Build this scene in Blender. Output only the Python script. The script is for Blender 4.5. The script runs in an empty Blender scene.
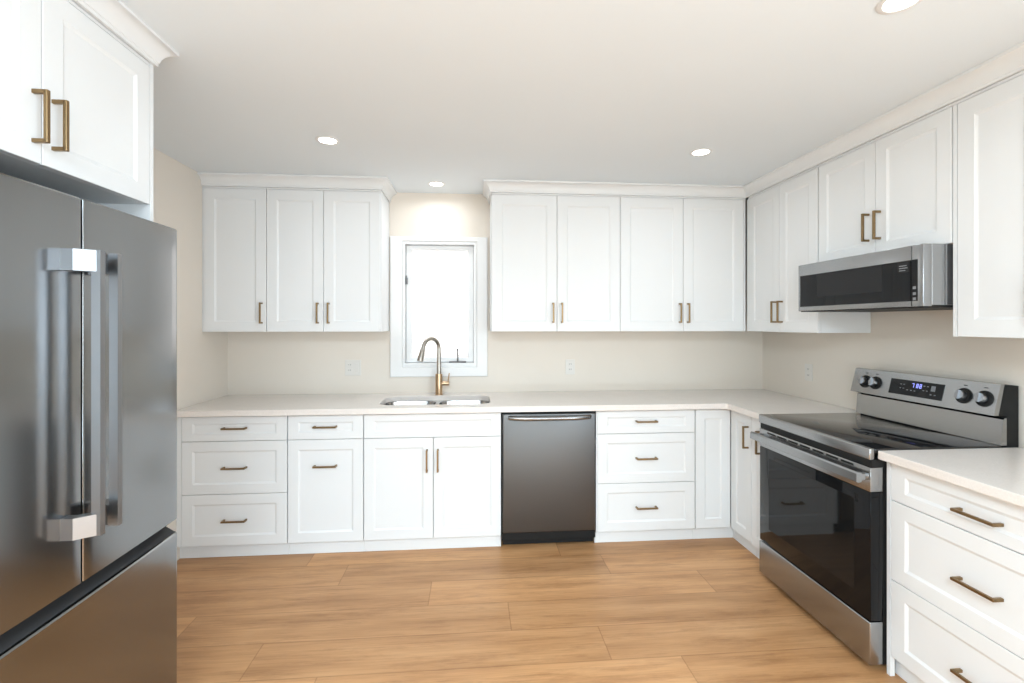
import bpy, bmesh, math, random
from mathutils import Vector, Matrix
random.seed(7)
S = bpy.context.scene
COL = S.collection
PI = math.pi

# ------------------------------------------------------------------ camera
cam_data = bpy.data.cameras.new('camera')
cam = bpy.data.objects.new('camera', cam_data)
COL.objects.link(cam)
cam.location = (-2.3038, -3.6276, 1.4315)
cam.rotation_euler = (PI / 2, 0, -0.0813)
cam_data.sensor_fit = 'HORIZONTAL'
cam_data.sensor_width = 36.0
cam_data.lens = 475.73 / 1024 * 36
cam_data.shift_y = -17.3 / 1024
cam_data.clip_start = 0.05
S.camera = cam

# ------------------------------------------------------------------ world daylight, exposure, added fill lamps
W = bpy.data.worlds.new('daylight')
S.world = W
W.use_nodes = True
bg = W.node_tree.nodes['Background']
bg.inputs['Color'].default_value = (1.0, 0.985, 0.965, 1)
bg.inputs['Strength'].default_value = 2.4
S.view_settings.view_transform = 'Standard'
S.view_settings.look = 'None'
S.view_settings.gamma = 1.0
S.view_settings.use_curve_mapping = False
S.view_settings.exposure = 0.13


def area_light(name, loc, rot, sx, sy, watts, color, shape='RECTANGLE', spread=PI):
    l = bpy.data.lights.new(name, 'AREA')
    l.shape = shape
    l.size = sx
    l.size_y = sy
    l.energy = watts
    l.color = color
    l.spread = spread
    o = bpy.data.objects.new(name, l)
    COL.objects.link(o)
    o.location = loc
    o.rotation_euler = rot
    return o


REAR = -6.6        # wall behind the camera
# two unseen fill lamps added at the side walls behind the camera
FILL_COL = (0.70, 0.87, 1.02)
area_light('west_fill_lamp', (-4.07, -5.0, 1.05), (0, math.radians(-82), 0), 1.9, 2.6, 25, FILL_COL)
area_light('east_fill_lamp', (-0.02, -5.0, 1.05), (0, math.radians(82), 0), 1.9, 2.6, 185, FILL_COL)
# large overhead fill lamp added out of view to brighten the kitchen
area_light('overhead_fill_lamp', (-2.7, -4.7, 2.39), (0, 0, 0), 1.2, 1.2, 150, (0.66, 0.85, 1.0))
# unseen upward fill lamp added at the rear to lift the ceiling
area_light('rear_up_fill_lamp', (-2.05, REAR + 0.10, 0.40), (math.radians(140), 0, 0), 3.3, 0.5, 66, (0.56, 0.81, 1.0))
CAN_W = 1.7
CAN_COL = (0.84, 0.93, 1.0)


# ------------------------------------------------------------------ materials
def new_mat(name):
    m = bpy.data.materials.new(name)
    m.use_nodes = True
    nt = m.node_tree
    return m, nt, nt.nodes['Principled BSDF']


def tex_coord(nt, scale=(1, 1, 1)):
    tc = nt.nodes.new('ShaderNodeTexCoord')
    mp = nt.nodes.new('ShaderNodeMapping')
    mp.inputs['Scale'].default_value = scale
    nt.links.new(tc.outputs['Object'], mp.inputs['Vector'])
    return mp.outputs['Vector']


def noise(nt, vec, scale, detail=3.0, rough=0.5):
    n = nt.nodes.new('ShaderNodeTexNoise')
    n.inputs['Scale'].default_value = scale
    n.inputs['Detail'].default_value = detail
    n.inputs['Roughness'].default_value = rough
    nt.links.new(vec, n.inputs['Vector'])
    return n.outputs['Fac']


def ramp(nt, fac, stops):
    r = nt.nodes.new('ShaderNodeValToRGB')
    e = r.color_ramp.elements
    while len(e) < len(stops):
        e.new(0.5)
    for i, (p, c) in enumerate(stops):
        e[i].position = p
        e[i].color = (*c, 1)
    nt.links.new(fac, r.inputs['Fac'])
    return r.outputs['Color']


def paint(name, col, rough=0.45, var=0.015, scale=6.0, spec=0.5, bump=0.0):
    m, nt, b = new_mat(name)
    v = tex_coord(nt)
    f = noise(nt, v, scale)
    lo = tuple(c * (1 - var) for c in col)
    hi = tuple(min(1, c * (1 + var)) for c in col)
    nt.links.new(ramp(nt, f, [(0.3, lo), (0.7, hi)]), b.inputs['Base Color'])
    b.inputs['Roughness'].default_value = rough
    b.inputs['Specular IOR Level'].default_value = spec
    if bump:
        f2 = noise(nt, v, 180.0, 2.0)
        bp = nt.nodes.new('ShaderNodeBump')
        bp.inputs['Strength'].default_value = bump
        bp.inputs['Distance'].default_value = 0.002
        nt.links.new(f2, bp.inputs['Height'])
        nt.links.new(bp.outputs['Normal'], b.inputs['Normal'])
    return m


def metal(name, col, rough, stretch=None, var=0.06, rvar=0.05):
    m, nt, b = new_mat(name)
    v = tex_coord(nt, stretch or (1, 1, 1))
    f = noise(nt, v, 40.0 if stretch else 12.0, 4.0, 0.6)
    lo = tuple(c * (1 - var) for c in col)
    hi = tuple(min(1, c * (1 + var)) for c in col)
    nt.links.new(ramp(nt, f, [(0.3, lo), (0.7, hi)]), b.inputs['Base Color'])
    mr = nt.nodes.new('ShaderNodeMapRange')
    mr.inputs['To Min'].default_value = rough - rvar
    mr.inputs['To Max'].default_value = rough + rvar
    nt.links.new(f, mr.inputs['Value'])
    nt.links.new(mr.outputs['Result'], b.inputs['Roughness'])
    b.inputs['Metallic'].default_value = 1.0
    return m


def plain(name, col, rough=0.4, metallic=0.0, spec=0.5):
    m, nt, b = new_mat(name)
    v = tex_coord(nt)
    f = noise(nt, v, 30.0)
    mr = nt.nodes.new('ShaderNodeMapRange')
    mr.inputs['To Min'].default_value = max(0.0, rough - 0.01)
    mr.inputs['To Max'].default_value = rough + 0.01
    nt.links.new(f, mr.inputs['Value'])
    nt.links.new(mr.outputs['Result'], b.inputs['Roughness'])
    b.inputs['Base Color'].default_value = (*col, 1)
    b.inputs['Metallic'].default_value = metallic
    b.inputs['Specular IOR Level'].default_value = spec
    return m


def emit(name, col, strength):
    m, nt, b = new_mat(name)
    b.inputs['Base Color'].default_value = (*[c * .3 for c in col], 1)
    b.inputs['Emission Color'].default_value = (*col, 1)
    b.inputs['Emission Strength'].default_value = strength
    return m


M_CAB = paint('white_cabinet_paint', (0.80, 0.80, 0.795), 0.42, 0.006, 3.0)
M_WALL = paint('beige_wall_paint', (0.775, 0.70, 0.615), 0.75, 0.012, 2.0, 0.25, 0.03)
M_CEIL = paint('ceiling_paint', (0.81, 0.85, 0.875), 0.9, 0.006, 2.0, 0.1, 0.03)
M_TRIM = paint('white_trim_paint', (0.82, 0.805, 0.79), 0.35, 0.005)
M_VINYL = paint('white_window_vinyl', (0.79, 0.785, 0.78), 0.3, 0.005)
M_PLATE = paint('white_plastic', (0.75, 0.705, 0.65), 0.35, 0.005)
M_SLOT = plain('dark_slot', (0.12, 0.11, 0.10), 0.6)
M_BRASS = metal('brushed_bronze', (0.27, 0.182, 0.094), 0.38, None, 0.08)
M_FAUCET = metal('faucet_bronze', (0.50, 0.35, 0.22), 0.30, None, 0.05)
M_NICKEL = metal('brushed_nickel', (0.40, 0.37, 0.33), 0.30, None, 0.04)
M_STEEL = metal('stainless_vertical_brush', (0.268, 0.272, 0.275), 0.17, (14, 14, 0.25), 0.012, 0.012)
M_STEEL_D = metal('dark_stainless_steel', (0.132, 0.132, 0.132), 0.40, (0.25, 14, 14), 0.02, 0.02)
M_STEEL_H = metal('stainless_horizontal_brush', (0.37, 0.375, 0.38), 0.26, (0.25, 14, 14), 0.02, 0.02)
M_HANDLE = metal('handle_steel', (0.33, 0.335, 0.345), 0.34, None, 0.01, 0.01)
M_CRANK = metal('window_hardware_grey', (0.16, 0.16, 0.16), 0.45, None, 0.03)
M_SINK = metal('sink_steel', (0.46, 0.46, 0.46), 0.17, (2, 10, 10), 0.05)
M_BLACK = plain('black_plastic', (0.010, 0.010, 0.010), 0.5, 0.0, 0.25)
M_GREYBODY = plain('dark_grey_appliance_side', (0.05, 0.05, 0.052), 0.45)
M_RECESS = plain('dark_recess_plastic', (0.03, 0.03, 0.031), 0.6, 0.0, 0.3)
M_GLASSB = plain('black_glass', (0.006, 0.006, 0.0065), 0.04, 0.0, 0.22)
M_OVENWIN = plain('oven_window_glass', (0.010, 0.010, 0.010), 0.045, 0.0, 0.22)
M_MWWIN = plain('microwave_window_mesh', (0.022, 0.022, 0.023), 0.25, 0.0, 0.15)
M_COOK = plain('ceramic_cooktop', (0.012, 0.012, 0.013), 0.06, 0.0, 0.5)
M_LED = emit('recessed_lens_glow', (1.0, 0.97, 0.92), 9.0)
M_DIGIT = emit('clock_digit_glow', (0.30, 0.33, 0.95), 1.6)
M_ICON = emit('panel_icon_glow', (0.55, 0.57, 0.60), 0.06)
M_SIDING = paint('white_vinyl_siding', (0.85, 0.86, 0.87), 0.6, 0.01)


def make_counter():
    m, nt, b = new_mat('beige_quartz')
    v = tex_coord(nt)
    f = noise(nt, v, 9.0, 5.0, 0.6)
    f2 = noise(nt, v, 160.0, 2.0, 0.6)
    a = ramp(nt, f, [(0.3, (0.81, 0.74, 0.685)), (0.7, (0.835, 0.765, 0.71))])
    c = ramp(nt, f2, [(0.35, (0.94, 0.94, 0.94)), (0.65, (1.0, 1.0, 1.0))])
    mx = nt.nodes.new('ShaderNodeMix')
    mx.data_type = 'RGBA'
    mx.blend_type = 'MULTIPLY'
    mx.inputs['Factor'].default_value = 1.0
    nt.links.new(a, mx.inputs['A'])
    nt.links.new(c, mx.inputs['B'])
    nt.links.new(mx.outputs['Result'], b.inputs['Base Color'])
    b.inputs['Roughness'].default_value = 0.22
    return m


M_COUNTER = make_counter()


def make_floor_mat():
    m, nt, b = new_mat('oak_vinyl_planks')
    L = nt.links
    at = nt.nodes.new('ShaderNodeAttribute')
    at.attribute_name = 'plank'
    sep = nt.nodes.new('ShaderNodeSeparateColor')
    L.new(at.outputs['Color'], sep.inputs['Color'])
    tc = nt.nodes.new('ShaderNodeTexCoord')
    # shift the grain of every plank by its own random amount
    comb = nt.nodes.new('ShaderNodeCombineXYZ')
    mu = nt.nodes.new('ShaderNodeMath')
    mu.operation = 'MULTIPLY'
    mu.inputs[1].default_value = 37.0
    L.new(sep.outputs['Green'], mu.inputs[0])
    L.new(mu.outputs[0], comb.inputs['X'])
    L.new(mu.outputs[0], comb.inputs['Z'])
    ad = nt.nodes.new('ShaderNodeVectorMath')
    ad.operation = 'ADD'
    L.new(tc.outputs['Object'], ad.inputs[0])
    L.new(comb.outputs[0], ad.inputs[1])

    def mapped(s):
        mp = nt.nodes.new('ShaderNodeMapping')
        mp.inputs['Scale'].default_value = s
        L.new(ad.outputs[0], mp.inputs['Vector'])
        return mp.outputs['Vector']
    big = noise(nt, mapped((0.9, 7.0, 1)), 1.6, 4.0, 0.55)
    fine = noise(nt, mapped((1.2, 40.0, 1)), 3.0, 5.0, 0.65)
    knot = noise(nt, mapped((1.5, 11.0, 1)), 1.7, 8.0, 0.75)
    tone = ramp(nt, big, [(0.28, (0.46, 0.228, 0.094)), (0.5, (0.60, 0.315, 0.138)), (0.75, (0.70, 0.39, 0.185))])
    fr = ramp(nt, fine, [(0.25, (0.80, 0.77, 0.74)), (0.6, (1.0, 1.0, 1.0))])
    kr = ramp(nt, knot, [(0.36, (0.66, 0.60, 0.55)), (0.50, (1.0, 1.0, 1.0))])

    def mul(a, c, fac=1.0):
        mx = nt.nodes.new('ShaderNodeMix')
        mx.data_type = 'RGBA'
        mx.blend_type = 'MULTIPLY'
        mx.inputs['Factor'].default_value = fac
        L.new(a, mx.inputs['A'])
        L.new(c, mx.inputs['B'])
        return mx.outputs['Result']
    col = mul(mul(tone, fr), kr, 0.62)
    pr = ramp(nt, sep.outputs['Red'], [(0.0, (0.86, 0.85, 0.84)), (1.0, (1.10, 1.10, 1.10))])
    col = mul(col, pr)
    # joints between planks: UV holds the distance in metres from the plank's edges
    uv = nt.nodes.new('ShaderNodeUVMap')
    uv.uv_map = 'edge'
    sx = nt.nodes.new('ShaderNodeSeparateXYZ')
    L.new(uv.outputs['UV'], sx.inputs[0])
    mn = nt.nodes.new('ShaderNodeMath')
    mn.operation = 'MINIMUM'
    L.new(sx.outputs['X'], mn.inputs[0])
    L.new(sx.outputs['Y'], mn.inputs[1])
    jr = ramp(nt, mn.outputs[0], [(0.0, (0.62, 0.56, 0.50)), (0.003, (1, 1, 1))])
    col = mul(col, jr, 0.85)
    L.new(col, b.inputs['Base Color'])
    b.inputs['Roughness'].default_value = 0.42
    b.inputs['Specular IOR Level'].default_value = 0.4
    bp = nt.nodes.new('ShaderNodeBump')
    bp.inputs['Strength'].default_value = 0.08
    bp.inputs['Distance'].default_value = 0.002
    L.new(fine, bp.inputs['Height'])
    L.new(bp.outputs['Normal'], b.inputs['Normal'])
    return m


def make_pane():
    m = bpy.data.materials.new('clear_window_glass')
    m.use_nodes = True
    nt = m.node_tree
    nt.nodes.clear()
    o = nt.nodes.new('ShaderNodeOutputMaterial')
    t = nt.nodes.new('ShaderNodeBsdfTransparent')
    t.inputs['Color'].default_value = (0.96, 0.975, 0.97, 1)
    g = nt.nodes.new('ShaderNodeBsdfGlossy')
    g.inputs['Roughness'].default_value = 0.02
    fr = nt.nodes.new('ShaderNodeFresnel')
    fr.inputs['IOR'].default_value = 1.45
    mx = nt.nodes.new('ShaderNodeMixShader')
    nt.links.new(fr.outputs[0], mx.inputs[0])
    nt.links.new(t.outputs[0], mx.inputs[1])
    nt.links.new(g.outputs[0], mx.inputs[2])
    nt.links.new(mx.outputs[0], o.inputs[0])
    return m


M_FLOOR = make_floor_mat()
M_PANE = make_pane()


# ------------------------------------------------------------------ mesh helpers
def box(bm, x0, x1, y0, y1, z0, z1, bev=0.0, seg=2):
    r = bmesh.ops.create_cube(bm, size=1.0)
    vs = r['verts']
    for v in vs:
        v.co = Vector((x0 + (v.co.x + .5) * (x1 - x0), y0 + (v.co.y + .5) * (y1 - y0), z0 + (v.co.z + .5) * (z1 - z0)))
    if bev > 0:
        es = list({e for v in vs for e in v.link_edges})
        bmesh.ops.bevel(bm, geom=es, offset=bev, segments=seg, affect='EDGES', profile=0.5)
    return bm


def B(*args, bev=0.0, seg=2):
    return box(bmesh.new(), *args, bev=bev, seg=seg)


def finish(bm):
    bmesh.ops.recalc_face_normals(bm, faces=bm.faces)


def obj(name, bm, mat, parent=None, smooth=False, label=None):
    finish(bm)
    me = bpy.data.meshes.new(name)
    bm.to_mesh(me)
    bm.free()
    me.materials.append(mat)
    if smooth:
        for p in me.polygons:
            p.use_smooth = True
        try:
            me.set_sharp_from_angle(angle=math.radians(38))
        except Exception:
            pass
    o = bpy.data.objects.new(name, me)
    COL.objects.link(o)
    if parent is not None:
        o.parent = parent
    if label:
        o['label'] = label
    return o


def tag(o, label, cat, group=None, kind=None):
    if label:
        o['label'] = label
    if cat:
        o['category'] = cat
    if group:
        o['group'] = group
    if kind:
        o['kind'] = kind
    return o


def thing(name, label, cat, loc=(0, 0, 0), rotz=0.0, group=None):
    o = bpy.data.objects.new(name, None)
    o.empty_display_size = 0.05
    COL.objects.link(o)
    o.location = loc
    o.rotation_euler = (0, 0, rotz)
    return tag(o, label, cat, group)


def struct(name, bm, mat, label=None, smooth=False):
    o = obj(name, bm, mat, None, smooth)
    return tag(o, label, None, None, 'structure')


def quad(bm, a, b, c, d):
    return bm.faces.new((a, b, c, d))


def rings(bm, loops, close_first=True, close_last=True):
    """Loft closed loops of equal length."""
    vl = [[bm.verts.new(p) for p in l] for l in loops]
    n = len(vl[0])
    for a, b in zip(vl, vl[1:]):
        for i in range(n):
            quad(bm, a[i], a[(i + 1) % n], b[(i + 1) % n], b[i])
    if close_first:
        bm.faces.new(vl[0])
    if close_last:
        bm.faces.new(vl[-1])
    return vl


def shaker(bm, x0, x1, z0, z1, y=0.0, th=0.019, stile=0.060, rail=0.060, rec=.006):
    """Five-piece shaker front whose face lies in the plane y (facing -y)."""
    def R(dx, dz, yy):
        return [(x0 + dx, yy, z0 + dz), (x1 - dx, yy, z0 + dz), (x1 - dx, yy, z1 - dz), (x0 + dx, yy, z1 - dz)]
    rings(bm, [R(0, 0, y + th), R(0, 0, y + .0015), R(.0015, .0015, y), R(stile, rail, y),
               R(stile + .003, rail + .003, y + rec * .35),
               R(stile + .011, rail + .011, y + rec)])
    return bm


def tube(bm, pts, radii, n=16, caps=True):
    """Round tube along a polyline with a radius per point (parallel transport frame)."""
    pts = [Vector(p) for p in pts]
    loops = []
    t0 = (pts[1] - pts[0]).normalized()
    up = Vector((0, 0, 1)) if abs(t0.z) < 0.9 else Vector((1, 0, 0))
    nrm = t0.cross(up).normalized()
    for i, p in enumerate(pts):
        if i == 0:
            t = (pts[1] - pts[0])
        elif i == len(pts) - 1:
            t = (pts[-1] - pts[-2])
        else:
            t = (pts[i + 1] - pts[i]).normalized() + (pts[i] - pts[i - 1]).normalized()
        t.normalize()
        nrm = (nrm - t * nrm.dot(t)).normalized()
        bn = t.cross(nrm)
        r = radii[i] if isinstance(radii, (list, tuple)) else radii
        loops.append([p + (nrm * math.cos(a) + bn * math.sin(a)) * r for a in [2 * PI * k / n for k in range(n)]])
    rings(bm, loops, caps, caps)
    return bm


def lathe(bm, prof, axis_o, axis_d, n=32):
    """Revolve (radius, height) pairs about an axis."""
    o = Vector(axis_o)
    d = Vector(axis_d).normalized()
    u = d.orthogonal().normalized()
    w = d.cross(u)
    loops = [[o + d * h + (u * math.cos(a) + w * math.sin(a)) * max(r, 1e-4) for a in [2 * PI * k / n for k in range(n)]] for r, h in prof]
    rings(bm, loops)
    return bm


def prism(bm, poly, axis, a, b):
    """Extrude a 2D polygon along an axis. axis 'x': poly is (y,z); 'z': poly is (x,y)."""
    if axis == 'x':
        l0 = [(a, p, q) for p, q in poly]
        l1 = [(b, p, q) for p, q in poly]
    elif axis == 'y':
        l0 = [(p, a, q) for p, q in poly]
        l1 = [(p, b, q) for p, q in poly]
    else:
        l0 = [(p, q, a) for p, q in poly]
        l1 = [(p, q, b) for p, q in poly]
    rings(bm, [l0, l1])
    return bm


def rrect(x0, x1, y0, y1, r, n=6):
    pts = []
    for cx, cy, a0 in ((x1 - r, y1 - r, 0), (x0 + r, y1 - r, PI / 2), (x0 + r, y0 + r, PI), (x1 - r, y0 + r, 1.5 * PI)):
        for k in range(n + 1):
            a = a0 + PI / 2 * k / n
            pts.append((cx + r * math.cos(a), cy + r * math.sin(a)))
    return pts


def slab_with_holes(bm, outer, holes, z0, z1):
    es = []
    for loop in [outer] + holes:
        vs = [bm.verts.new((x, y, z1)) for x, y in loop]
        es += [bm.edges.new((vs[i], vs[(i + 1) % len(vs)])) for i in range(len(vs))]
    bmesh.ops.triangle_fill(bm, use_beauty=True, use_dissolve=False, edges=es)
    fs = list(bm.faces)
    r = bmesh.ops.extrude_face_region(bm, geom=fs)
    for v in r['geom']:
        if isinstance(v, bmesh.types.BMVert):
            v.co.z = z0
    return bm


# ------------------------------------------------------------------ room shell
XL, XR, YB, H = -4.09, 0.0, 0.0, 2.42
WX0, WX1, WZ0, WZ1 = -2.832, -2.278, 1.108, 2.054     # window opening


def floor_mesh():
    """One mesh of plank faces, rows running along X, joints where the photo shows them."""
    me = bpy.data.meshes.new('floor')
    bm = bmesh.new()
    uvl = bm.loops.layers.uv.new('edge')
    cl = bm.loops.layers.color.new('plank')
    w, ln = 0.2285, 1.525
    known = {0: -3.240, 1: -2.126, 2: -2.533, 3: -3.042, -1: -1.410}
    y_base = -1.640
    k0 = int((REAR - 0.3 - y_base) / w) - 1
    rnd = random.Random(3)
    for k in range(k0, 9):
        ya, yb = y_base + k * w, y_base + (k + 1) * w
        if ya > 0.0:
            break
        yb = min(yb, 0.0)
        j = known.get(k, rnd.uniform(-3, -1.5))
        while j > XL:
            j -= ln
        x = j
        while x < XR:
            xa, xb = max(x, XL), min(x + ln, XR)
            x += ln
            if xb - xa < 0.01 or yb - ya < 0.01:
                continue
            tone, sh = rnd.random(), rnd.random()
            # a 3 x 3 patch so the edge distance interpolates correctly
            e = 0.02
            xs, ys = [xa, xa + e, xb - e, xb], [ya, ya + e, yb - e, yb]
            grid = [[bm.verts.new((xx, yy, 0)) for xx in xs] for yy in ys]
            for r in range(3):
                for c in range(3):
                    vs = (grid[r][c], grid[r][c + 1], grid[r + 1][c + 1], grid[r + 1][c])
                    f = bm.faces.new(vs)
                    for lp, (rr, cc) in zip(f.loops, ((r, c), (r, c + 1), (r + 1, c + 1), (r + 1, c))):
                        lp[uvl].uv = (0.0 if cc in (0, 3) else e, 0.0 if rr in (0, 3) else e)
                        lp[cl] = (tone, sh, 0, 1)
    bmesh.ops.recalc_face_normals(bm, faces=bm.faces)
    bm.to_mesh(me)
    bm.free()
    me.materials.append(M_FLOOR)
    o = bpy.data.objects.new('floor', me)
    COL.objects.link(o)
    return tag(o, 'light oak plank floor', None, None, 'structure')


floor_mesh()
struct('ceiling', B(XL - .12, XR + .12, REAR - .12, YB + .12, H, H + .1), M_CEIL)
struct('wall_left', B(XL - .12, XL, REAR, YB, 0, H), M_WALL)
struct('wall_right', B(XR, XR + .12, REAR, YB, 0, H), M_WALL)
bm = bmesh.new()
box(bm, XL - .12, WX0, YB, YB + .12, 0, H)
box(bm, WX1, XR + .12, YB, YB + .12, 0, H)
box(bm, WX0, WX1, YB, YB + .12, 0, WZ0)
box(bm, WX0, WX1, YB, YB + .12, WZ1, H)
struct('wall_back', bm, M_WALL)
bm = B(XL - .12, XR + .12, REAR - .12, REAR, 0, H)
struct('wall_rear', bm, M_WALL)

# ------------------------------------------------------------------ window over the sink
win = tag(thing('window_1', 'white casement window over the sink', None, (WX0, 0, WZ0)), None, None, None, 'structure')
ww, wh = WX1 - WX0, WZ1 - WZ0


def frame_bm(x0, x1, z0, z1, l, r, b, t, y0, y1, bev=0.003):
    bm = bmesh.new()
    def R(dl, dr, db, dt, y):
        return [(x0 + dl, y, z0 + db), (x1 - dr, y, z0 + db), (x1 - dr, y, z1 - dt), (x0 + dl, y, z1 - dt)]
    k = bev
    loops = [R(0, 0, 0, 0, y1), R(0, 0, 0, 0, y0 + k), R(k, k, k, k, y0), R(l - k, r - k, b - k, t - k, y0), R(l, r, b, t, y0 + k), R(l, r, b, t, y1)]
    vl = rings(bm, loops, False, False)
    n = 4
    for i in range(n):
        quad(bm, vl[-1][i], vl[-1][(i + 1) % n], vl[0][(i + 1) % n], vl[0][i])
    return bm


obj('casing', frame_bm(-.091, ww + .082, -.072, wh + .036, .091, .082, .072, .036, -.018, -.0005, .005), M_TRIM, win)
# jamb lining and vinyl frame, then the sash set back inside it
obj('window_frame', frame_bm(.0005, ww - .0005, .0005, wh - .0005, .018, .018, .030, .020, -.012, .10, .002), M_VINYL, win)
sash = obj('sash', frame_bm(.020, ww - .020, .032, wh - .022, .046, .046, .040, .040, .030, .075, .006), M_VINYL, win)
obj('glass', B(.064, ww - .064, .070, wh - .060, .052, .056), M_PANE, sash)
bm = B(.016, .034, .012, .029, .625, .675, bev=.003)
box(bm, .021, .031, .000, .014, .640, .690, bev=.003)
obj('sash_lock', bm, M_CRANK, win)
bm = bmesh.new()
box(bm, .345, .475, -.006, .0295, .0305, .042, bev=.004)
tube(bm, [(.41, .008, .040), (.411, .006, .075), (.409, .002, .100), (.409, -.004, .125)], [.006, .005, .0045, .004], 10)
lathe(bm, [(.002, 0), (.007, .002), (.008, .010), (.006, .016), (.002, .017)], (.409, -.004, .122), (0, -.1, 1), 12)
obj('crank_handle', bm, M_CRANK, win)

# neighbour's lapped siding, seen bright through the glass
bm = bmesh.new()
lap = 0.115
for i in range(44):
    z = -0.6 + i * lap
    prism(bm, [(2.60, z), (2.60, z + lap - .001), (2.588, z + lap - .001), (2.572, z + .004), (2.572, z)], 'x', -6.5, 2.5)
struct('wall_neighbour', bm, M_SIDING, 'white lap siding outside the window')


# ------------------------------------------------------------------ handles and fronts
HL = 0.139


def bar_pull(bm, c, vertical, y, length=HL, so=0.033, t=0.0105):
    """Square bar pull, bar ends flush with its posts. c=(x,z) centre, y = face plane (front is -y)."""
    x, z = c
    h = length / 2
    k = t / 2
    if vertical:
        box(bm, x - k, x + k, y - so - k, y - so + k, z - h, z + h, bev=.0018)
        for s in (-1, 1):
            zc = z + s * (h - k)
            box(bm, x - k, x + k, y - so, y + .0004, zc - k, zc + k, bev=.0012)
    else:
        box(bm, x - h, x + h, y - so - k, y - so + k, z - k, z + k, bev=.0018)
        for s in (-1, 1):
            xc = x + s * (h - k)
            box(bm, xc - k, xc + k, y - so, y + .0004, z - k, z + k, bev=.0012)
    return bm


def front(parent, kind, x0, x1, z0, z1, handle=None, stile=.060, rail=None, length=HL):
    """A door / drawer / false front on face plane y=0; handle = ('v'|'h', x, z)."""
    o = obj(kind, shaker(bmesh.new(), x0, x1, z0, z1, 0.0, .019, stile, stile if rail is None else rail), M_CAB, parent)
    if handle:
        obj('handle', bar_pull(bmesh.new(), (handle[1], handle[2]), handle[0] == 'v', 0.0, length), M_BRASS, o, label='bronze bar handle')
    return o


def carcass(parent, w, z0, z1, depth, top=True, x0=0.0):
    """Open-fronted box of panels behind the fronts (y from .020 to depth)."""
    bm = bmesh.new()
    t = .018
    box(bm, x0, x0 + t, .0205, depth, z0, z1)
    box(bm, x0 + w - t, x0 + w, .0205, depth, z0, z1)
    box(bm, x0 + t, x0 + w - t, .0205, depth, z0, z0 + t)
    box(bm, x0 + t, x0 + w - t, depth - t, depth, z0 + t, z1)
    if top:
        box(bm, x0 + t, x0 + w - t, .0205, depth - t, z1 - t, z1)
    return obj('body', bm, M_CAB, parent)


def toe(parent, w, x0=0.0, rec=.037):
    return obj('toe_kick', B(x0, x0 + w, rec, rec + .018, .0005, .0845), M_CAB, parent)


Z0, Z1 = .085, .8785            # base cabinet body
S1, S2, ZT = .7195, .397, .868   # drawer seams, top of fronts
BD = .600                        # base depth from door face to just off the wall
G = .0015


def base(name, label, loc, rot, w, top=True, group=None):
    t = thing(name, label, 'cabinet', loc, rot, group)
    carcass(t, w - .001, Z0, Z1, BD, top)
    toe(t, w - .001)
    return t


def three_drawers(t, xa, xb, hx, dz=0.0):
    front(t, 'drawer', xa, xb, S1 + G, ZT, ('h', hx, .800 + dz), .062, .040)
    front(t, 'drawer', xa, xb, S2 + G, S1 - G, ('h', hx, .560 + dz), .062, .058)
    front(t, 'drawer', xa, xb, Z0, S2 - G, ('h', hx, .240 + dz), .062, .058)


FY = -.603
# three-drawer bank beside the fridge
x = -4.089
t = base('drawer_cabinet', 'white three-drawer base cabinet beside the fridge, farthest from the dishwasher', (x, FY, 0), 0, .647)
three_drawers(t, .030, .6445, -3.747 - x)
obj('filler_strip', B(.0005, .0285, 0, .019, Z0, ZT), M_CAB, t)

x = -3.4415
t = base('pullout_cabinet', 'narrow white base cabinet with one drawer above a pull-out door', (x, FY, 0), 0, .457)
front(t, 'drawer', .003, .4545, S1 + G, ZT, ('h', .229, .800), .060, .040)
front(t, 'door', .003, .4545, Z0, S1 - G, ('h', .229, .558), .060)

x = -2.984
t = base('sink_cabinet', 'white double-door sink base cabinet under the window', (x, FY, 0), 0, .859, top=False)
front(t, 'false_front', .003, .8555, S1 + G, ZT, None, .060, .040)
front(t, 'door', .003, .428, Z0, S1 - G, ('v', .391, .577), .060)
front(t, 'door', .431, .8555, Z0, S1 - G, ('v', .459, .577), .060)

# dishwasher
x = -2.1235
dw = thing('dishwasher', 'stainless steel dishwasher with bowed bar handle', 'dishwasher', (x, FY, 0))
obj('tub', B(.0015, .6085, .002, .57, .050, .8745, bev=.003), M_BLACK, dw)
dp = obj('door_panel', B(.006, .603, -.022, .0015, .108, .862, bev=.006, seg=3), M_STEEL_D, dw, True)
bm = bmesh.new()
n = 24
pts, rad = [], []
for i in range(n + 1):
    u = i / n
    pts.append((.045 + u * .522, -.024 - .034 * (1 - (2 * u - 1) ** 4), .838))
    rad.append(.0140)
tube(bm, pts, rad, 14)
obj('handle', bm, M_STEEL_H, dp, True)
obj('kick_plate', B(.010, .600, .035, .05, .012, .106), M_BLACK, dw)
for fx in (.03, .577):
    for fy in (.12, .52):
        obj('levelling_foot', lathe(bmesh.new(), [(.015, 0), (.018, .004), (.018, .012), (.008, .014), (.008, .052)], (fx, fy, .0003), (0, 0, 1), 12), M_BLACK, dw)

x = -1.512
t = base('drawer_cabinet', 'white three-drawer base cabinet between the dishwasher and the corner', (x, FY, 0), 0, .665)
obj('filler_strip', B(.0005, .0095, 0, .019, Z0, ZT), M_CAB, t)
three_drawers(t, .011, .6625, -1.181 - x)

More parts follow.
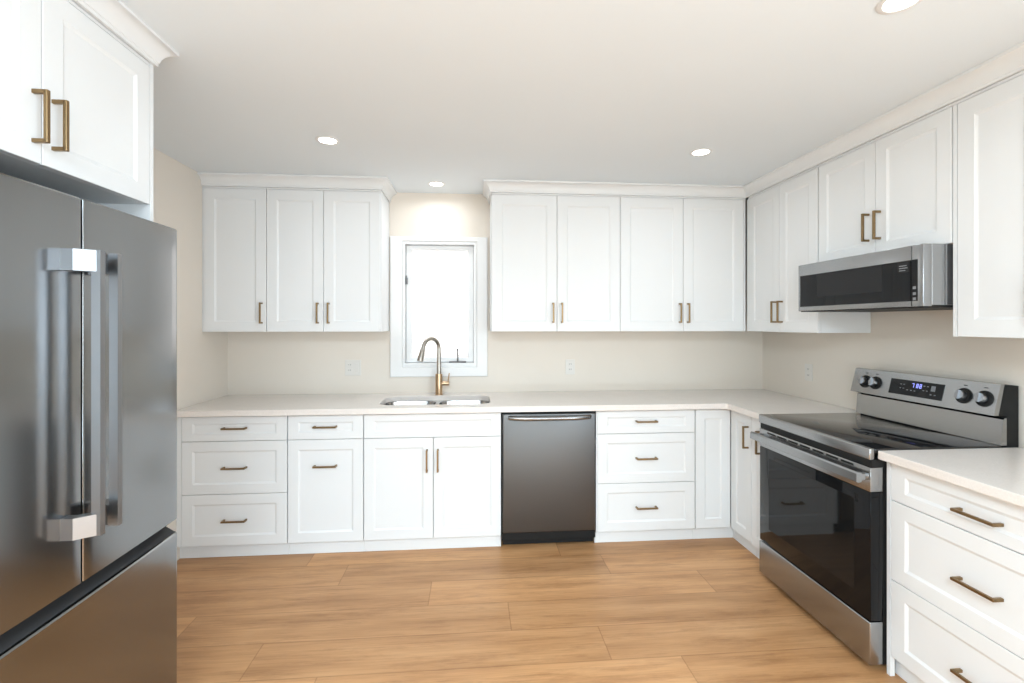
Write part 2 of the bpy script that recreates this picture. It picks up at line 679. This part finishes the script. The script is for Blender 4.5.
# L-shaped corner cabinet: one blank panel on the back run, one door on the right run
t = thing('corner_cabinet', 'white corner base cabinet with a narrow panel meeting a door at right angles', 'cabinet', (-.8465, FY, 0))
bm = bmesh.new()
wv = .8435
box(bm, 0, .018, .0205, BD, Z0, Z1)
box(bm, .018, wv, BD - .018, BD, Z0, Z1)
box(bm, wv - .018, wv, -.2345, BD - .018, Z0, Z1)
box(bm, .264, wv - .018, -.2345, -.2165, Z0, Z1)
box(bm, .018, wv - .018, .0205, BD - .018, Z0, Z0 + .018)
box(bm, .264, wv - .018, -.2165, .0205, Z0, Z0 + .018)
box(bm, .018, wv - .018, .0205, BD - .018, Z1 - .018, Z1)
box(bm, .264, wv - .018, -.2165, .0205, Z1 - .018, Z1)
obj('body', bm, M_CAB, t)
front(t, 'fixed_panel', .003, .2415, Z0, ZT, None, .060)
d = obj('door', shaker(bmesh.new(), 0, .231, Z0, ZT, 0, .019, .060, .060), M_CAB, t)
d.location = (.2435, -.0025, 0)
d.rotation_euler = (0, 0, -PI / 2)
obj('handle', bar_pull(bmesh.new(), (.199, .730), True, 0.0), M_BRASS, d, label='bronze bar handle')
bm = bmesh.new()
prism(bm, [(0, .037), (.280, .037), (.280, -.2345), (.298, -.2345), (.298, .055), (0, .055)], 'z', .0005, .0845)
obj('toe_kick', bm, M_CAB, t)

# narrow pull-out between corner cabinet and range (right run faces -X)
t = base('spice_pullout_cabinet', 'very narrow white pull-out cabinet squeezed between corner door and range', (-.603, -.840, 0), -PI / 2, .200)
front(t, 'door', .0015, .1975, Z0, ZT, ('v', .099, .730), .050, .060)

# drawer bank in the right foreground
t = base('drawer_cabinet', 'white three-drawer base cabinet in the foreground right of the range', (-.614, -1.8085, 0), -PI / 2, .690)
obj('side_gable', B(.0005, .0165, -.0005, .0195, .0005, Z1), M_CAB, t)
three_drawers(t, .019, .687, .363, -.011)

# ------------------------------------------------------------------ countertops and sink
CZ, CB = .9145, .8795
CF = -.654
outer = [(XL + .001, -.001), (XL + .001, CF), (-.668, CF), (-.660, CF - .002), (-.656, CF - .006), (-.654, CF - .014), (-.654, -1.0405), (-.001, -1.0405), (-.001, -.001)]
hx0, hx1, hy0, hy1 = -2.915, -2.190, -.535, -.160
hole = rrect(hx0, hx1, hy0, hy1, .085, 8)
bm = slab_with_holes(bmesh.new(), outer, [hole], CB, CZ)
bmesh.ops.recalc_face_normals(bm, faces=bm.faces)
bmesh.ops.bevel(bm, geom=[e for e in bm.edges if len(e.link_faces) == 2 and e.calc_face_angle(0) > 1.0 and abs(e.verts[0].co.z - CZ) < 1e-5 and abs(e.verts[1].co.z - CZ) < 1e-5],
                offset=.003, segments=2, affect='EDGES')
tag(obj('countertop', bm, M_COUNTER), 'pale beige quartz countertop running under the window and around the corner', 'countertop')
tag(obj('countertop', B(-.654, -.001, -2.502, -1.8085, CB, CZ, bev=.003), M_COUNTER), 'pale beige quartz countertop on the foreground drawers right of the range', 'countertop')

sink = thing('kitchen_sink', 'undermount double-bowl stainless sink below the window', 'sink', (-2.5525, -.3475, .8785))
sx0, sx1, sy0, sy1 = hx0 + 2.5525, hx1 + 2.5525, hy0 + .3475, hy1 + .3475
b1 = (sx0 + .004, -.013, sy0 + .004, sy1 - .004)
b2 = (.013, sx1 - .004, sy0 + .004, sy1 - .004)
bm = slab_with_holes(bmesh.new(), rrect(sx0 - .02, sx1 + .02, sy0 - .02, sy1 + .02, .09, 8), [rrect(*b1, .075, 8), rrect(*b2, .075, 8)], -.0015, 0.0)
obj('rim', bm, M_SINK, sink)
for bb in (b1, b2):
    bm = bmesh.new()
    def L(d, z, r):
        return [(px, py, z) for px, py in rrect(bb[0] + d, bb[1] - d, bb[2] + d, bb[3] - d, r, 8)]
    rings(bm, [L(0, -.0005, .075), L(.002, -.006, .073), L(.008, -.16, .070), L(.016, -.182, .064), L(.034, -.195, .050), L(.09, -.199, .03)], False, True)
    bowl = obj('bowl', bm, M_SINK, sink, True)
    c = ((bb[0] + bb[1]) / 2, (bb[2] + bb[3]) / 2 + .03)
    obj('drain', lathe(bmesh.new(), [(.045, 0), (.044, .003), (.034, .003), (.030, .001), (.004, .001)], (c[0], c[1], -.199), (0, 0, 1), 24), M_NICKEL, bowl, True)

# faucet
fc = thing('faucet', 'bronze gooseneck pull-down faucet behind the sink', 'faucet', (-2.555, -.100, CZ))
bm = lathe(bmesh.new(), [(.030, 0), (.030, .004), (.0255, .006), (.0255, .148), (.0245, .152), (.014, .155)], (0, 0, .0003), (0, 0, 1), 32)
obj('base', bm, M_FAUCET, fc, True)
dv = Vector((-.66, -.75, 0)).normalized()
R_ = .078
pts, rad = [], []
for z, r in ((.150, .0165), (.19, .0160), (.24, .0148), (.29, .0142), (.335, .0140)):
    pts.append(Vector((0, 0, z)))
    rad.append(r)
for i in range(1, 17):
    a = PI * i / 16 * 0.93
    pts.append(Vector((0, 0, .335)) + dv * (R_ * (1 - math.cos(a))) + Vector((0, 0, R_ * math.sin(a))))
    rad.append(.0140)
endt = (pts[-1] - pts[-2]).normalized()
pts.append(pts[-1] + endt * .012)
rad.append(.014)
obj('neck', tube(bmesh.new(), pts, rad, 20), M_NICKEL, fc, True)
p0 = pts[-1]
obj('spray_head', tube(bmesh.new(), [p0 - endt * .002, p0 + endt * .004, p0 + endt * .03, p0 + endt * .075, p0 + endt * .088, p0 + endt * .090], [.0145, .0175, .0190, .0220, .0215, .017], 20), M_NICKEL, fc, True)
lv = obj('lever_base', tube(bmesh.new(), [(.020, 0, .082), (.035, 0, .082), (.072, 0, .082), (.076, 0, .082)], [.0155, .0165, .0165, .013], 18), M_FAUCET, fc, True)
obj('lever', tube(bmesh.new(), [(.066, -.004, .090), (.070, -.006, .12), (.076, -.008, .158)], [.0052, .0048, .0042], 10), M_FAUCET, lv, True)

# ------------------------------------------------------------------ upper cabinets
UY, UZ, UT = -.328, 1.381, 2.332
UD = .326


def upper(label, loc, rot, w, z0=UZ, x0=0.0):
    t = thing('wall_cabinet', label, 'cabinet', (loc[0], loc[1], 0), rot)
    carcass(t, w - .001, z0, 2.345, UD, True, x0)
    obj('top_rail', B(x0, w + x0 - .001, .002, .0195, UT + .002, 2.345), M_CAB, t)
    return t


x = -4.089
t = upper('white wall cabinet with a single tall door against the left wall', (x, UY), 0, .408)
obj('filler_strip', B(.0005, .0095, 0, .019, UZ, UT), M_CAB, t)
front(t, 'door', .011, .4065, UZ, UT, ('v', -3.709 - x, 1.506), .065, .068, .14)
x = -3.680
t = upper('white double-door wall cabinet left of the window', (x, UY), 0, .750)
front(t, 'door', .0015, .3685, UZ, UT, ('v', -3.345 - x, 1.506), .065, .068, .14)
front(t, 'door', .3715, .7425, UZ, UT, ('v', -3.274 - x, 1.506), .065, .068, .14)

x = -2.178
t = upper('white double-door wall cabinet right beside the window casing', (x, UY), 0, .9125)
front(t, 'door', .003, .4585, UZ, UT, ('v', -1.748 - x, 1.511), .068, .068, .14)
front(t, 'door', .4615, .911, UZ, UT, ('v', -1.686 - x, 1.511), .068, .068, .14)
x = -1.265
t = upper('white double-door wall cabinet between the window-side cabinet and the room corner', (x, UY), 0, .932)
front(t, 'door', .0015, .4605, UZ, UT, ('v', -.832 - x, 1.511), .068, .068, .14)
front(t, 'door', .4635, .911, UZ, UT, ('v', -.772 - x, 1.511), .068, .068, .14)
obj('filler_strip', B(.915, .930, .004, .019, UZ, UT), M_CAB, t)

RX = -.331
# right run, from the corner towards the camera
t = upper('white double-door wall cabinet in the corner, just before the microwave', (RX, -.352), -PI / 2, .694)
front(t, 'door', .006, .3465, UZ, UT, ('v', .317, 1.511), .062, .068, .14)
front(t, 'door', .3495, .6815, UZ, UT, ('v', .380, 1.511), .062, .068, .14)
obj('filler_strip', B(.683, .6925, .0005, .019, UZ, UT), M_CAB, t)
obj('filler_strip', B(-.022, .0045, .004, .019, UZ, UT), M_CAB, t)
MZ = 1.7685
t = upper('short white double-door wall cabinet directly over the microwave', (RX, -1.0465), -PI / 2, .7715, MZ)
front(t, 'door', .006, .3895, MZ, UT, ('v', .353, 1.914), .062, .060, .14)
front(t, 'door', .3925, .7655, MZ, UT, ('v', .420, 1.914), .062, .060, .14)
t = upper('tall white wall cabinet over the foreground drawers, right of the microwave', (RX, -1.8185), -PI / 2, .634)
front(t, 'door', .0185, .3225, UZ, UT, ('v', .293, 1.511), .065, .068, .14)
front(t, 'door', .3255, .631, UZ, UT, ('v', .355, 1.511), .065, .068, .14)
obj('side_gable', B(.0005, .0165, .0005, .0195, UZ, UT), M_CAB, t)

# cabinet over the fridge (faces +X)
FCX = -3.430
t = thing('fridge_cabinet', 'white double-door cabinet over the fridge with side gables', 'cabinet', (FCX, -2.7185, 0), PI / 2)
carcass(t, .834, 1.85, 2.345, .659, True, .0175)
obj('top_rail', B(.0175, .8515, .002, .0195, UT + .002, 2.345), M_CAB, t)
front(t, 'door', .019, .4325, 1.85, UT, ('v', .408, 1.966), .062, .060, .137)
front(t, 'door', .4355, .850, 1.85, UT, ('v', .466, 1.966), .062, .060, .137)
obj('side_gable', B(.852, .869, 0, .659, .0005, 2.345), M_CAB, t)
obj('side_gable', B(0, .0165, 0, .659, .0005, 2.345), M_CAB, t)

# ------------------------------------------------------------------ crown mouldings
CROWN = [(.0, 2.3455), (.010, 2.3455), (.010, 2.357), (.013, 2.359), (.016, 2.372), (.024, 2.387), (.036, 2.399), (.048, 2.406), (.055, 2.408), (.055, 2.4195), (.0, 2.4195)]


def sweep(path, prof):
    """Mitred sweep; the profile's first value goes to the right of the direction of travel."""
    P = [Vector((a, b, 0)) for a, b in path]
    loops = []
    for i, p in enumerate(P):
        def nr(a, b):
            d = (b - a).normalized()
            return Vector((d.y, -d.x, 0))
        if i == 0:
            m = nr(P[0], P[1])
        elif i == len(P) - 1:
            m = nr(P[-2], P[-1])
        else:
            n1, n2 = nr(P[i - 1], p), nr(p, P[i + 1])
            m = (n1 + n2) / (1 + n1.dot(n2))
        loops.append([p + m * o + Vector((0, 0, z)) for o, z in prof])
    return loops


def crown(label, path):
    bm = bmesh.new()
    rings(bm, sweep(path, CROWN))
    return tag(obj('crown_molding', bm, M_CAB, None, True), label, 'moulding')


crown('white crown moulding above the cabinets left of the window', [(XL + .001, UY), (-2.9295, UY), (-2.9295, -.001)])
crown('long white crown moulding from window round the corner over the microwave wall', [(-2.1785, -.001), (-2.1785, UY), (RX, UY), (RX, -2.452)])
crown('white crown moulding above the fridge cabinet', [(FCX, -2.7185), (FCX, -1.849), (XL + .001, -1.849)])

# ------------------------------------------------------------------ range
X0 = -.682
rg = thing('range', 'freestanding stainless electric range with black glass cooktop', 'range', (X0, -1.0445, 0), -PI / 2)
RW = .760
bm = bmesh.new()
box(bm, .004, RW - .004, .060, .655, .030, .900)
for fx in (.05, .71):
    for fy in (.12, .60):
        lathe(bm, [(.016, 0), (.02, .004), (.02, .012), (.009, .014), (.009, .031)], (fx, fy, .0003), (0, 0, 1), 12)
obj('body', bm, M_BLACK, rg)
ct = obj('cooktop', B(.002, RW - .002, .020, .592, .9005, .9205, bev=.004), M_COOK, rg, True)
obj('front_trim', B(0, RW, -.004, .0195, .874, .9215, bev=.005, seg=3), M_STEEL_H, rg, True)
obj('trim_gap', B(.003, RW - .003, .006, .059, .844, .8735), M_BLACK, rg)
# door: a frame of black glass with a steel head rail
od = obj('oven_door', B(.0015, RW - .0015, .002, .058, .212, .7415, bev=.003), M_GLASSB, rg, True)
obj('head_rail', B(.0015, RW - .0015, 0, .058, .742, .843, bev=.004), M_STEEL_H, od, True)
obj('window_glass', B(.085, RW - .085, .0006, .003, .300, .690, bev=.0008), M_OVENWIN, od)
bm = bmesh.new()
for i in range(7):
    xs = .075 + i * .088
    box(bm, xs, xs + .070, -.0008, .004, .826, .835)
obj('vent_slots', bm, M_BLACK, od)
bm = bmesh.new()
prof = [(-.058, .786), (-.050, .782), (-.036, .784), (-.030, .798), (-.030, .812), (-.036, .822), (-.050, .824), (-.057, .818)]
prism(bm, prof, 'x', .004, RW - .004)
for a, b in ((.012, .040), (RW - .040, RW - .012)):
    box(bm, a, b, -.034, .001, .788, .816, bev=.003)
obj('handle', bm, M_STEEL_H, od, True)
obj('storage_drawer', B(.0015, RW - .0015, -.002, .058, .030, .207, bev=.005, seg=3), M_STEEL_H, rg, True)
# back guard: riser, leaning control panel, black end body
obj('riser', prism(bmesh.new(), [(.585, .9215), (.596, 1.030), (.602, 1.036), (.612, 1.036), (.612, .9215)], 'x', 0, RW), M_STEEL_H, rg)
obj('backguard_body', prism(bmesh.new(), [(.6125, .9015), (.6125, 1.045), (.575, 1.050), (.603, 1.176), (.668, 1.172), (.668, .9015)], 'x', .002, RW - .001), M_BLACK, rg)
PA, PBt = Vector((0, .552, 1.047)), Vector((0, .585, 1.178))       # front of the control panel, bottom and top
pz = (PBt - PA).normalized()
pn = Vector((0, -pz.z, pz.y)).normalized()
cp = obj('control_panel', prism(bmesh.new(), [(.552, 1.047), (.585, 1.178), (.605, 1.180), (.602, 1.1765), (.5745, 1.0475)], 'x', 0, RW), M_STEEL_H, rg)


def panel_pt(u, v, out=0.0):
    return Vector((u, 0, 0)) + PA + pz * v + pn * out


def panel_box(bm, u0, u1, v0, v1, o0, o1):
    lo = [[panel_pt(u, v, o) for u, v in ((u0, v0), (u1, v0), (u1, v1), (u0, v1))] for o in (o0, o1)]
    rings(bm, lo)
    return bm


ds = obj('display', panel_box(bmesh.new(), .246, .531, .026, .104, -.001, .0015), M_GLASSB, cp)
SEG = {'2': 'abged', '6': 'afgedc', ':': ''}
bm = bmesh.new()


def seven(bm, u, v, h, segs):
    w, k = h * .52, h * .13
    pos = {'a': (0, w, h - k, h), 'g': (0, w, h / 2 - k / 2, h / 2 + k / 2), 'd': (0, w, 0, k), 'f': (0, k, h / 2, h), 'b': (w - k, w, h / 2, h), 'e': (0, k, 0, h / 2), 'c': (w - k, w, 0, h / 2)}
    for s in segs:
        a, b, c, d = pos[s]
        panel_box(bm, u + a, u + b, v + c, v + d, .0016, .0020)


for i, s in enumerate(('abc', 'abgcdef', 'abgcdef')):
    seven(bm, .370 + i * .017 + (.006 if i else 0), .070, .021, s)
obj('clock_digits', bm, M_DIGIT, ds, label='glowing blue clock digits')
for u, v in ((.305, .078), (.322, .078), (.305, .058), (.322, .058), (.345, .052), (.365, .052), (.385, .052), (.430, .082), (.448, .082), (.430, .060), (.448, .060), (.470, .045), (.490, .045)):
    obj('touch_icon', panel_box(bmesh.new(), u, u + .009, v, v + .004, .0016, .0019), M_ICON, ds)
obj('touch_icon', panel_box(bmesh.new(), .470, .492, .064, .090, .0016, .0018), M_ICON, ds)
for u in (.088, .156, .624, .710):
    c = panel_pt(u, .066, .0004)
    k = obj('knob', lathe(bmesh.new(), [(.0345, 0), (.0350, .003), (.0330, .007), (.026, .0085), (.0255, .0095), (.004, .0095)], c, pn, 36), M_BLACK, cp, True, label='black-skirted steel knob')
    c2 = panel_pt(u, .066, .0095)
    bm = lathe(bmesh.new(), [(.0210, 0), (.0205, .016), (.0190, .0185), (.002, .019)], c2, pn, 36)
    box_l = [[c2 + Vector((du, 0, 0)) + pz * dv_ + pn * o for du, dv_ in ((-.0045, -.020), (.0045, -.020), (.0045, .020), (-.0045, .020))] for o in (.0185, .027)]
    rings(bm, box_l)
    obj('knob_grip', bm, M_HANDLE, k, True)
for u in (.088, .156, .624, .710):
    obj('knob_legend', panel_box(bmesh.new(), u - .010, u + .006, .112, .116, -.0002, .0005), M_GREYBODY, cp)

# ------------------------------------------------------------------ low-profile microwave
mw = thing('microwave', 'slim stainless over-the-range microwave with black glass door', 'microwave', (-.455, -1.0535, 0), -PI / 2)
MWW = .7565
m0, m1 = 1.505, 1.7655
obj('body', B(.003, MWW - .003, .0425, .4535, m0 + .006, m1, bev=.002), M_STEEL_H, mw)
obj('bottom_vent', B(.006, MWW - .006, .012, .45, m0 - .004, m0 + .0055), M_BLACK, mw)
bm = bmesh.new()
box(bm, MWW - .0032, MWW - .0022, .100, .103, m0 + .008, m1 - .002)
box(bm, MWW - .0032, MWW - .0022, .112, .4, m0 + .008, m1 - .002)
obj('side_seam', bm, M_GREYBODY, mw)
dr = obj('door', B(0, MWW - .0535, 0, .042, m0, m1, bev=.004), M_STEEL_H, mw, True)
obj('door_glass', B(.018, MWW - .0545, -.0015, .004, m0 + .024, m1 - .062, bev=.001), M_GLASSB, dr)
obj('viewing_window', B(.150, .560, -.0022, .001, m0 + .074, m1 - .066, bev=.0005), M_MWWIN, dr)
obj('display', B(.640, .694, -.0022, -.0010, m1 - .112, m1 - .070), M_MWWIN, dr)
bm = bmesh.new()
for i, wdt in enumerate((.036, .040, .030)):
    box(bm, .648, .648 + wdt, -.0027, -.0021, m1 - .085 - i * .010, m1 - .081 - i * .010)
obj('display_text', bm, M_ICON, dr)
cc = obj('control_column', B(MWW - .0515, MWW, 0, .042, m0, m1, bev=.004), M_STEEL_H, mw, True)
obj('touch_strip', B(MWW - .0505, MWW - .024, -.0015, .004, m0 + .024, m1 - .062, bev=.001), M_GLASSB, cc)
for zc in (1.585, 1.560, 1.538):
    obj('touch_icon', B(MWW - .044, MWW - .030, -.0024, -.0014, zc - .006, zc + .006), M_ICON, cc)

# ------------------------------------------------------------------ refrigerator
fr = thing('refrigerator', 'stainless steel French-door refrigerator with bottom freezer drawer', 'fridge', (-3.335, -2.698, 0), PI / 2)
FW = .848
bm = B(.004, .8275, .078, .715, .020, 1.755, bev=.004)
for fx in (.08, .75):
    for fy in (.16, .62):
        lathe(bm, [(.02, 0), (.022, .004), (.022, .014), (.01, .016), (.01, .021)], (fx, fy, .0003), (0, 0, 1), 12)
obj('body', bm, M_GREYBODY, fr)
bm = bmesh.new()
box(bm, .01, .8215, .045, .0775, .06, 1.750)
obj('gasket', bm, M_BLACK, fr)


def curved_front(x0, x1, z0, z1, yb=.070, round_l=0, round_r=0, zbev=.004, bulge=.008):
    """Door slab whose face bows outward across the whole fridge width."""
    def yf(xx):
        u = (xx - FW / 2) / (FW / 2)
        return bulge * u * u
    n = 14
    rl, rr = (.020 if round_l else .004), (.020 if round_r else .004)
    pts = [(x0 + rl * (1 - math.cos(PI / 2 * k / 6)), yf(x0 + rl) + rl * (1 - math.sin(PI / 2 * k / 6))) for k in range(7)]
    for k in range(1, n):
        xx = x0 + rl + (x1 - rr - x0 - rl) * k / n
        pts.append((xx, yf(xx)))
    pts += [(x1 - rr * (1 - math.cos(PI / 2 * k / 6)), yf(x1 - rr) + rr * (1 - math.sin(PI / 2 * k / 6))) for k in range(6, -1, -1)]
    pts = [(x0, yb)] + pts + [(x1, yb)]

    def loop(z, ins):
        out = []
        for (px, py) in pts:
            out.append((min(max(px, x0 + ins), x1 - ins), min(py + ins, yb), z))
        return out
    bm = bmesh.new()
    rings(bm, [loop(z0, zbev), loop(z0 + zbev, 0), loop(z1 - zbev, 0), loop(z1, zbev)])
    return bm


DB, DT = .745, 1.765
SEAM = .418
dl = obj('door', curved_front(0, SEAM - .0028, DB, DT, round_l=1), M_STEEL, fr, True)
drr = obj('door', curved_front(SEAM + .0028, FW, DB, DT, round_r=1), M_STEEL, fr, True)


obj('seam_shade_strip', B(SEAM - .0027, SEAM + .0027, .0060, .071, DB + .004, DT - .004), M_BLACK, fr)  # black strip added in the door gap to imitate its shade


def fridge_handle(xpost, xbar, parent):
    """Flat bar standing off the door on two angled end brackets."""
    z0_, z1_ = .888, 1.622
    bm = bmesh.new()
    prism(bm, [(xbar - .009, -.076), (xbar + .005, -.078), (xbar + .009, -.072), (xbar + .009, -.056), (xbar - .009, -.054)], 'z', z0_, z1_)
    h = obj('handle', bm, M_HANDLE, parent, label='brushed steel bar handle')
    for a, b in ((z1_ - .055, z1_ - .0005), (z0_ + .0005, z0_ + .055)):
        bm = bmesh.new()
        sgn = 1 if xbar > xpost else -1
        k = .012
        prism(bm, [(xpost - sgn * k, .0035), (xpost - sgn * k, -.030), (xbar - sgn * .008, -.068), (xbar + sgn * .006, -.066), (xbar + sgn * .006, -.048), (xpost + sgn * k * 1.2, -.020), (xpost + sgn * k * 1.2, .0035)], 'z', a, b)
        obj('bracket', bm, M_HANDLE, h)
    return h


fridge_handle(SEAM - .057, SEAM - .034, dl)
fridge_handle(SEAM + .055, SEAM + .026, drr)
# freezer drawer with an undercut grip along its top edge
fz = obj('freezer_drawer', curved_front(0, FW, .075, .700, round_l=1, round_r=1), M_STEEL, fr, True)
bm = prism(bmesh.new(), [(.014, .7005), (.066, .734), (.069, .734), (.069, .7005)], 'x', .012, FW - .012)
obj('grip_recess', bm, M_RECESS, fz)
obj('kick_grille', B(.02, FW - .02, .030, .076, .012, .070), M_BLACK, fr)

# ------------------------------------------------------------------ outlets
def duplex(bm_p, x, zc):
    return [B(x - .0165, x + .0165, -.0068, -.0055, zc + .006, zc + .034, bev=.0005), B(x - .0165, x + .0165, -.0068, -.0055, zc - .034, zc - .006, bev=.0005)]


def outlet(label, loc, rot, double=False):
    w = .058 if double else .036
    t = thing('outlet', label, 'outlet', loc, rot)
    obj('cover_plate', B(-w, w, -.0058, -.0004, -.058, .058, bev=.002), M_PLATE, t)
    xo = -.023 if double else 0.0
    for s in (-1, 1):
        f = obj('receptacle', B(xo - .0165, xo + .0165, -.0072, -.0055, s * .0205 - .0145, s * .0205 + .0145, bev=.001), M_PLATE, t)
        bm = bmesh.new()
        for dx, hh in ((-.0065, .0045), (.0065, .0055)):
            box(bm, xo + dx - .0013, xo + dx + .0013, -.0076, -.0070, s * .0205 + .002 - hh, s * .0205 + .002 + hh)
        obj('slots', bm, M_SLOT, f)
    if double:
        obj('rocker_switch', B(.0065, .0395, -.0090, -.0055, -.033, .033, bev=.0025), M_PLATE, t)
    return t


outlet('white double wall plate with outlet and rocker switch left of the window', (-3.195, 0, 1.108), 0, True)
outlet('small white outlet on the back wall right of the window', (-1.558, 0, 1.102), 0)
outlet('small white outlet on the right wall beside the range', (0, -.530, 1.100), -PI / 2)

# ------------------------------------------------------------------ recessed ceiling lights
def can(label, x, y):
    t = thing('recessed_light', label, 'ceiling light', (x, y, H), 0, 'recessed ceiling lights')
    n = 40
    bm = bmesh.new()
    lo = [[(r * math.cos(2 * PI * k / n), r * math.sin(2 * PI * k / n), z) for k in range(n)] for r, z in ((.062, -.0004), (.062, -.002), (.058, -.004), (.047, -.0045), (.0455, -.003), (.0455, -.0004))]
    rings(bm, lo, False, False)
    obj('trim_ring', bm, M_TRIM, t, True)
    obj('lens', lathe(bmesh.new(), [(.045, 0), (.045, .0015), (.030, .0025), (.002, .003)], (0, 0, -.0005), (0, 0, -1), n), M_LED, t, True)
    area_light('can_lamp', (x, y, H - .012), (0, 0, 0), .085, .085, CAN_W, CAN_COL, 'DISK', math.radians(165))
    return t


can('round recessed ceiling light in front of the left wall cabinets', -3.083, -1.0)
can('round recessed ceiling light close to the wall above the window', -2.562, -.245)
can('round recessed ceiling light in front of the corner wall cabinets', -1.001, -.994)
can('round recessed ceiling light nearest the camera, near the microwave wall', -1.000, -2.275)
